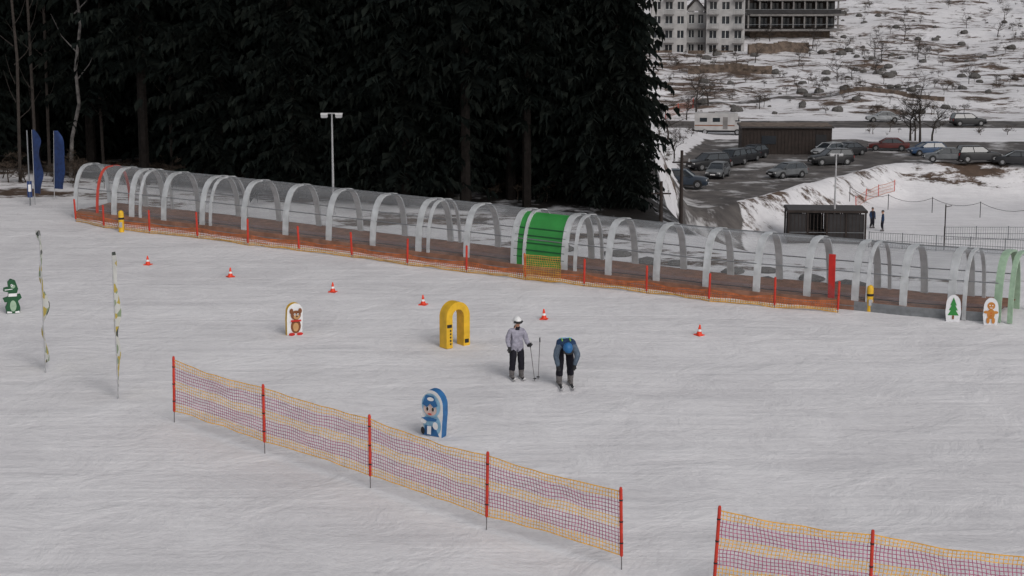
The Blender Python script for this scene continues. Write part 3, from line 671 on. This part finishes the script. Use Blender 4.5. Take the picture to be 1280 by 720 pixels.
# ------------------------------------------------------------------ cars
car_cache = {}
def car_mesh(kind, paint):
    k = (kind, paint)
    if k in car_cache: return car_cache[k]
    pk = "paint_%s" % paint
    cols_ = dict(black=(.012, .012, .014), grey=(.10, .105, .11), silver=(.30, .31, .32), red=(.09, .016, .014), blue=(.022, .055, .12), white=(.6, .6, .6), navy=(.02, .03, .045))
    if pk not in M: dm(pk, cols_[paint], rough=.32, var=.2, spec=.5, scale=2)
    P = dict(suv=dict(L=4.6, w=.93, hood=1.02, belt=1.08, roof=1.68, gb=(-2.2, 1.0), gt=(-1.95, .25), r=.37), hatch=dict(L=4.1, w=.87, hood=.86, belt=.93, roof=1.46, gb=(-1.98, 1.05), gt=(-1.5, .2), r=.31),
             sedan=dict(L=4.6, w=.9, hood=.84, belt=.92, roof=1.42, gb=(-1.75, 1.05), gt=(-1.0, .2), r=.32))[kind]
    b = MB(); hl = P["L"]/2; w = P["w"]; hd = P["hood"]; bt = P["belt"]; gb = P["gb"]
    st = [(-hl, .45, hd*.72, .82), (-hl+.08, .30, bt*.93, .93), (gb[0]+.05, .28, bt, .97), (-1.2, .25, bt, 1), (0, .24, bt, 1), (gb[1]-.1, .25, bt, 1), (gb[1]+.1, .25, hd+.03, .99), (hl-.5, .26, hd-.04, .96), (hl-.12, .28, hd-.14, .88), (hl, .36, hd*.66, .74)]
    vs_ = []; fs_ = []
    for x, zb, zt, ws in st:
        W_ = w*ws; sec = [(0, zb), (W_*.9, zb), (W_, zb+.12), (W_, zt-.2), (W_*.965, zt-.05), (W_*.86, zt), (0, zt+.025)]
        full = [(y_, z) for y_, z in sec]+[(-y_, z) for y_, z in sec[-2:0:-1]]
        vs_ += [(x, y_, z) for y_, z in full]
    n = 12
    for i in range(len(st)-1):
        for j in range(n): a = i*n+j; c = i*n+(j+1) % n; fs_.append((a, a+n, c+n, c))
    fs_ += [tuple(range(n)), tuple(range((len(st)-1)*n, len(st)*n))[::-1]]
    b.add(vs_, fs_, pk)
    gt = P["gt"]; wb, wt = w*.87, w*.70; rf = P["roof"]; z0 = bt-.01
    q = [(gb[0], -wb, z0), (gb[1], -wb, z0), (gb[1], wb, z0), (gb[0], wb, z0), (gt[0], -wt, rf-.05), (gt[1], -wt, rf-.05), (gt[1], wt, rf-.05), (gt[0], wt, rf-.05)]
    b.add(q, [(4, 5, 6, 7), (0, 1, 5, 4), (1, 2, 6, 5), (2, 3, 7, 6), (3, 0, 4, 7)], "car_glass")
    rr = [(gt[0]-.03, wt+.02, rf-.06), (gt[0]+.12, wt-.05, rf), (gt[1]-.15, wt-.05, rf), (gt[1]+.04, wt+.02, rf-.06)]
    vv = []
    for x, y_, z in rr: vv += [(x, -y_, z), (x, -y_*.5, z+.02), (x, y_*.5, z+.02), (x, y_, z)]
    b.add(vv, [(4*i+j, 4*i+4+j, 4*i+5+j, 4*i+1+j) for i in range(3) for j in range(3)], pk)
    for a in ((0, 4), (1, 5), (3, 7), (2, 6)): b.tube([q[a[0]], q[a[1]]], .05, pk, 6)
    for s_ in (-1, 1):
        xm0 = (gb[0]+gb[1])/2-.1; xm1 = (gt[0]+gt[1])/2; b.tube([(xm0, s_*wb*1.005, z0), (xm1, s_*wt*1.01, rf-.05)], .04, "black", 5)
        b.tube([(gt[0], s_*wt, rf-.05), (gt[1], s_*wt, rf-.05)], .04, pk, 6)
        b.box((gb[1]-.25, s_*(w+.06), bt+.05), (.14, .16, .12), pk)
        b.box((hl-.13, s_*w*.62, hd-.26), (.18, .36, .13), "lamp_glass"); b.box((-hl+.05, s_*w*.72, bt*.78), (.1, .22, .26), "tail")
        b.box((0, s_*(w-.005), .30), (P["L"]*.45, .04, .12), "black")
        for xw in (-hl+.85, hl-.88):
            r = P["r"]; b.tube([(xw, s_*(w-.28), r+.02), (xw, s_*(w+.004), r+.02)], r+.055, "black", 20)
            b.tube([(xw, s_*(w-.22), r), (xw, s_*(w-.0), r), (xw, s_*(w+.025), r)], [r, r, r*.93], "tire", 20)
            b.tube([(xw, s_*(w+.0), r), (xw, s_*(w+.032), r)], [r*.64, r*.58], "rim", 10)
            for a in range(5):
                an = a*1.2566; b.box((xw+math.cos(an)*r*.35, s_*(w+.035), r+math.sin(an)*r*.35), (.06, .012, .06), "black")
    b.box((hl-.02, 0, .42), (.1, w*1.5, .16), "black"); b.box((hl-.05, 0, hd*.7), (.1, w*.9, .12), "black"); b.box((hl+.035, 0, .47), (.012, .5, .11), "white")
    b.box((-hl+.0, 0, .42), (.1, w*1.5, .14), "black"); b.box((-hl-.01, 0, bt*.72), (.012, .5, .11), "white")
    o = b.obj("car_"+kind); me = o.data; bpy.data.objects.remove(o); car_cache[k] = me; return me
cars = [(855, 236, "suv", "navy", -12), (886, 213, "suv", "black", -150), (898, 223, "hatch", "grey", -110), (914, 208, "suv", "black", -125), (930, 203, "sedan", "black", -130), (942, 199, "hatch", "black", -130),
        (985, 223, "hatch", "grey", -150), (1040, 207, "suv", "black", -165), (1036, 196, "hatch", "silver", -140), (1060, 195, "sedan", "black", -150), (1112, 189, "sedan", "red", 170), (1160, 195, "hatch", "blue", -170),
        (1184, 204, "sedan", "grey", 175), (1225, 206, "suv", "black", 5), (1272, 212, "sedan", "black", 170), (1105, 153, "sedan", "silver", 178), (1212, 158, "suv", "black", 5)]
for px, py, kd, pt_, rz in cars:
    p = loc(px, py); p.y += .8; p.z = terr(p.x, p.y)+.02; inst("parked_car", car_mesh(kd, pt_), p, R(rz), 1)
b = MB(); b.box((-.4, 0, 1.65), (5.0, 2.2, 2.1), "plaster"); b.box((2.45, 0, 1.15), (.9, 2.0, 1.1), "plaster", taper=.85); b.box((2.15, 0, 2.25), (.7, 2.1, .8), "plaster", taper=.8); b.box((3.05, 0, .8), (.6, 1.9, .5), "plaster")
b.box((2.4, 0, 1.75), (.5, 1.7, .45), "car_glass"); b.box((-.4, 0, .5), (5.6, 1.9, .3), "black")
for s_ in (-1, 1):
    for x in (-1.8, -.2): b.box((x, s_*1.11, 1.9), (.9, .04, .5), "car_glass")
    b.box((.9, s_*1.11, 1.5), (.6, .03, 1.5), "concrete"); b.box((-.4, s_*1.105, 1.2), (4.9, .02, .12), "brown")
    for x in (-1.6, 2.4): b.tube([(x, s_*.75, .38), (x, s_*1.1, .38)], .38, "tire", 16); b.tube([(x, s_*1.1, .38), (x, s_*1.12, .38)], .22, "rim", 10)
b.box((-.8, 0, 2.76), (.8, .6, .12), "concrete")
b.obj("camper_van", loc_=loc(897, 168), rz=R(-6))
# ------------------------------------------------------------------ wooden hut and pavilion
p = loc(983, 193); e = empty("wooden_shed", p, R(-3)); wd, dp, hh = 9.9, 5, 2.9
b = MB(); b.box((0, dp/2, hh/2), (wd, dp, hh), "wood_dark")
for i in range(26): b.box((-wd/2+.2+i*wd/26, -.02, hh/2), (.06, .05, hh-.1), "wood_dark")
b.box((wd*.38, -.04, 1.1), (1.2, .06, 2.2), "black"); b.box((-wd*.2, -.05, 1.6), (1.6, .06, .9), "win"); b.obj("walls", e, smooth=False)
b = MB(); b.box((0, dp/2, hh+.1), (wd+.4, dp+.6, .16), "roof"); b.box((0, dp/2+.2, hh+.2), (wd+.2, dp+.1, .04), "stone"); b.obj("roof", e, smooth=False)
p = loc(1033, 304); e = empty("pavilion", p, R(-4)); wd, dp, hh = 6.3, 3.5, 2.55
b = MB()
for x in (-wd/2, -wd/4, 0, wd/4, wd/2):
    for y_ in (0, dp): b.box((x, y_, hh/2), (.14, .14, hh), "wood_dark")
b.box((0, dp/2, hh+.08), (wd+.3, dp+.3, .18), "wood_dark"); b.box((0, dp/2, .06), (wd, dp, .12), "wood_dark"); b.box((0, dp/2, hh+.19), (wd+.1, dp, .04), "roof"); b.obj("frame", e, smooth=False)
b = MB()
for i, x in enumerate((-wd*.375, -wd*.125, wd*.125, wd*.375)):
    if i != 1: b.box((x, .02, hh/2), (wd/4-.2, .03, hh-.2), "canvas")
    for j in range(5): b.box((x-wd/8+.2+j*.3, -.0, hh/2), (.05, .03, hh-.25), "wood_dark")
    b.box((x, dp, hh/2), (wd/4-.2, .03, hh-.2), "canvas")
    b.box((x, -.03, .9), (wd/4-.16, .02, .04), "alu_dark")
b.box((0, dp*.5, .5), (4, 1, .8), "wood_dark"); b.obj("curtains", e, smooth=False)
# ------------------------------------------------------------------ fences round the lower field
def panel_fence(name, a, c, h=1.2, step=2.5, k="alu_dark", mesh=True):
    L_ = (c-a).length; n = max(1, int(L_/step)); b = MB(); pts = [a.lerp(c, i/n) for i in range(n+1)]
    for q in pts: q.z = terr(q.x, q.y)
    for q in pts: b.tube([q-Vector((0, 0, .1)), q+Vector((0, 0, h+.08))], .045, k, 6)
    for q, w_ in zip(pts, pts[1:]):
        for z in ((.08, h*.5, h) if mesh else (h*.5, h)): b.tube([q+Vector((0, 0, z)), w_+Vector((0, 0, z))], .022, k, 4, False)
        if mesh:
            for i in range(1, 14): t = q.lerp(w_, i/14); b.tube([t+Vector((0, 0, .08)), t+Vector((0, 0, h))], .014, k, 3, False)
    return b.obj(name)
panel_fence("metal_panel_fence", loc(1086, 309), loc(1300, 321), 1.25)
panel_fence("metal_panel_fence", loc(1180, 300), loc(1300, 300), 1.1)
b_root = [loc(1062, 252), loc(1110, 262), loc(1165, 266), loc(1225, 272), loc(1290, 280)]
b = MB()
for q in b_root: b.tube([q, q+Vector((0, 0, 1.5))], .035, "black", 6)
for q, w_ in zip(b_root, b_root[1:]):
    pp = [q.lerp(w_, t/6)+Vector((0, 0, 1.4-.5*4*(t/6)*(1-t/6))) for t in range(7)]; b.tube(pp, .02, "black", 4, False)
b.obj("rope_fence")
p = loc(1180, 312); b = MB(); b.tube([p, p+Vector((0, 0, 3.7))], .05, "wood_dark", 8); b.tube([p+Vector((0, 0, 3.5)), p+Vector((.5, 0, 3.6))], .03, "wood_dark", 6); b.obj("field_post")
gp = [loc(1070, 262), loc(1082, 252), loc(1098, 246), loc(1118, 240)]
net("orange_safety_fence", gp, .1, 1.1, .33, .03, ["net_orange"], 1.3, .1, r=.04)
gp = [loc(832, 150), loc(848, 142), loc(866, 136)]
net("orange_safety_fence", gp, .1, 1.3, .3, .035, ["net_orange"], 1.5, .1, r=.05)
# ------------------------------------------------------------------ hillside vegetation
hs = empty("hillside_shrubs"); rnd = random.Random(9)
for i in range(900):
    yy = rnd.uniform(218, 440); xx = rnd.uniform(.085, .31)*yy
    if noise.noise(Vector((xx*.05, yy*.03, 2))) < -.05 and rnd.random() < .75: continue
    if 224 < yy < 247: continue
    inst("shrub", rnd.choice(SH), (xx, yy, terr(xx, yy)), rnd.uniform(0, 6), rnd.uniform(.3, 1.2), hs)
for i in range(45):
    yy = rnd.uniform(150, 214); xx = .092*yy+ssb(yy)-rnd.uniform(.5, 3.5)
    inst("shrub", rnd.choice(SH), (xx, yy, terr(xx, yy)), rnd.uniform(0, 6), rnd.uniform(.3, .8), hs)
ht = empty("hillside_bare_trees")
for i in range(46):
    yy = rnd.uniform(250, 430); xx = rnd.uniform(.09, .31)*yy
    if noise.noise(Vector((xx*.04, yy*.04, 12))) < -.02: continue
    inst("sapling", rnd.choice(BT), (xx, yy, terr(xx, yy)), rnd.uniform(0, 6), rnd.uniform(.35, .7), ht)
for px, py, s, m in ((870, 142, 1., 0), (858, 150, .7, 1), (885, 132, .8, 1), (1150, 178, 1.1, 0), (1165, 176, .9, 1), (1138, 176, .95, 1), (1144, 176, .8, 0), (835, 175, .9, 1), (843, 205, .6, 0)):
    inst("bare_tree", BT[m], loc(px, py), px, s)
hr = empty("hillside_rocks"); rk = MB()
rk.ell((0, 0, .2), (1, .8, .6), "rock", 9, 6)
rk.v = [v*(1+.3*noise.noise(v*1.7)) for v in rk.v]; o = rk.obj("r", smooth=False); rme = o.data; bpy.data.objects.remove(o)
for i in range(110):
    yy = rnd.uniform(248, 400); xx = rnd.uniform(.1, .3)*yy; inst("rock", rme, (xx, yy, terr(xx, yy)), rnd.uniform(0, 6), rnd.uniform(.3, 1.1), hr)
inst("boulder", rme, loc(575, 256), 1, .5)
for i in range(14):
    px = rnd.uniform(700, 1130); inst("boulder", rme, loc(px, by(px)-rnd.uniform(22, 38)), rnd.uniform(0, 6), (rnd.uniform(.3, .8), rnd.uniform(.3, .7), .22))
# ------------------------------------------------------------------ buildings
def facade(b, x0, x1, y0, z0, nst, sh, nb, wallk, depth, balc=()):
    w_ = (x1-x0)/nb; top = z0+nst*sh
    b.box(((x0+x1)/2, y0+depth/2+.35, (z0+top)/2), (x1-x0-.3, depth-.1, top-z0-.02), "win")
    pw = w_*.42
    for i in range(nb+1):
        x = x0+i*w_; ww = pw if 0 < i < nb else pw*.6; xo = x+(0 if 0 < i < nb else (ww/2 if i == 0 else -ww/2)); b.box((xo, y0+.2, (z0+top)/2), (ww, .4, top-z0), wallk)
    for s_ in range(nst+1):
        z = z0+s_*sh
        for i in range(nb):
            xa = x0+i*w_+(pw/2 if i else pw*.6); xb = x0+(i+1)*w_-(pw/2 if i < nb-1 else pw*.6)
            hh_ = 1.25 if 0 < s_ < nst else .7
            b.box(((xa+xb)/2, y0+.21, z), (xb-xa, .36, hh_), wallk)
            if s_ < nst:
                b.box(((xa+xb)/2, y0+.3, z+sh/2), (.09, .06, sh-1.2), "white"); b.box(((xa+xb)/2, y0-.03, z+.66), (xb-xa+.1, .12, .06), "white")
                if i in balc and s_ > 0:
                    b.box(((xa+xb)/2, y0-.6, z-.3), (w_*.86, 1.2, .16), "concrete"); b.box(((xa+xb)/2, y0-1.17, z+.75), (w_*.86, .05, .07), "alu_dark")
                    for j in range(7): b.box(((xa+xb)/2-w_*.4+j*w_*.8/6, y0-1.17, z+.25), (.04, .04, 1.0), "alu_dark")
    for xe in (x0+.06, x1-.06): b.box((xe, y0+depth/2+.4, (z0+top)/2), (.12, depth-.05, top-z0), wallk)
def gable(b, x0, x1, y0, y1, z, h, k="roof", wallk="plaster"):
    xm = (x0+x1)/2; o = .5
    b.add([(x0, y0, z), (x1, y0, z), (xm, y0, z+h)], [(0, 1, 2)], wallk)
    b.add([(x0-o, y0-o, z-.3), (xm, y0-o, z+h+.05), (xm, y1, z+h+.05), (x0-o, y1, z-.3), (x1+o, y0-o, z-.3), (x1+o, y1, z-.3)], [(0, 1, 2, 3), (1, 4, 5, 2)], k)
    b.add([(x0-o, y0-o-.01, z-.55), (xm, y0-o-.01, z+h-.2), (xm, y0-o-.01, z+h+.1), (x0-o, y0-o-.01, z-.25)], [(0, 1, 2, 3)], "wood_dark")
    b.add([(x1+o, y0-o-.01, z-.55), (xm, y0-o-.01, z+h-.2), (xm, y0-o-.01, z+h+.1), (x1+o, y0-o-.01, z-.25)], [(0, 3, 2, 1)], "wood_dark")
p = loc(872, 66); p.z -= .6; sc_ = p.y/F; print("hotel", p)
e = empty("apartment_hotel", p, R(-4)); X = lambda px: (px-872)*sc_
b = MB(); facade(b, X(814), X(858), 0, 0, 6, 2.75, 3, "plaster", 12, (1,)); b.obj("left_wing", e, smooth=False)
b = MB(); facade(b, X(858)+.02, X(882)-.02, 2.2, 0, 3, 2.75, 2, "plaster", 10, (0, 1)); b.obj("middle_wing", e, smooth=False)
b = MB(); facade(b, X(882), X(929), -.8, 0, 6, 2.75, 3, "plaster", 13, (0, 2)); b.obj("right_wing", e, smooth=False)
b = MB(); gable(b, X(814), X(858), 0, 12, 16.9, 4); gable(b, X(882), X(929), -.8, 12, 16.9, 4); gable(b, X(858), X(882), 2.0, 12, 8.6, 2.4); b.obj("roofs", e, smooth=False)
b = MB()
for x in (X(830), X(870), X(905)): b.box((x, -1.6, .5), (3.2, .4, 1.2), "stone")
b.obj("terrace_walls", e, smooth=False)
p = loc(990, 50); p.z -= .6; sc_ = p.y/F; print("b2", p)
e = empty("terraced_hotel_building", p, R(3)); Wd = 125*sc_
b = MB(); b.box((0, 8, 1.2), (Wd*.8, 12, 2.4), "stone")
for i in range(4):
    z = 2.6+i*3; b.box((0+i*.8, 6, z), (Wd-i*1.2, 14, .38), "concrete"); b.box((.5, 8, z+1.65), (Wd*.86, 10, 2.6), "wood_dark")
    for j in range(9):
        x = -Wd/2+.6+j*(Wd-1.2)/8; b.box((x*.95, -.6, z+1.69), (.3, .3, 2.62), "concrete")
        if j < 8: b.box((x*.95+1.4, 2.93, z+1.5), (1.6, .1, 1.7), "win")
    b.box((0, -.9, z+1.15), (Wd*.95, .05, .06), "alu_dark")
    if i == 1: b.box((0, -.9, z+.7), (Wd*.95, .04, .8), "canvas")
b.obj("storeys", e, smooth=False); b = MB(); b.box((2, 6, 14.7), (Wd, 15, .4), "roof"); b.obj("roof", e, smooth=False)
for (a1, a2, h_) in (((935, 68), (1010, 66), 2.2), ((860, 92), (965, 92), 1.6), ((1050, 118), (1180, 126), .9)):
    a, c = loc(*a1), loc(*a2); b = MB(); n = 14
    for i in range(n):
        q = a.lerp(c, (i+.5)/n); q.z = terr(q.x, q.y); b.box((q.x, q.y, q.z+h_/2-.3), ((c-a).length/n+.01, .6, h_+.1*random.random()), "stone", rz=math.atan2(c.y-a.y, c.x-a.x))
    b.obj("retaining_wall", smooth=False)
# ------------------------------------------------------------------ light
w = bpy.data.worlds.new("World"); sc.world = w; w.use_nodes = True; n = w.node_tree
bg = n.nodes["Background"]; sky = n.nodes.new("ShaderNodeTexSky"); sky.sky_type = 'NISHITA'; sky.sun_disc = False
sky.sun_elevation = R(38); sky.sun_rotation = R(150); sky.air_density = 1.0; sky.dust_density = 3.0
hs_ = n.nodes.new("ShaderNodeHueSaturation"); hs_.inputs["Saturation"].default_value = .25
n.links.new(sky.outputs[0], hs_.inputs["Color"]); n.links.new(hs_.outputs[0], bg.inputs[0]); bg.inputs[1].default_value = .105
sd = bpy.data.lights.new("sun", 'SUN'); sd.energy = .75; sd.angle = R(30); sd.color = (1, .96, .94)
so = bpy.data.objects.new("sun", sd); sc.collection.objects.link(so); so.location = (0, 0, 60)
az = R(150); el = R(38); dirv = Vector((math.sin(az)*math.cos(el), math.cos(az)*math.cos(el), math.sin(el)))
so.rotation_euler = dirv.to_track_quat('Z', 'Y').to_euler()
sc.view_settings.view_transform = 'Standard'; sc.view_settings.look = 'None'; sc.view_settings.exposure = 0
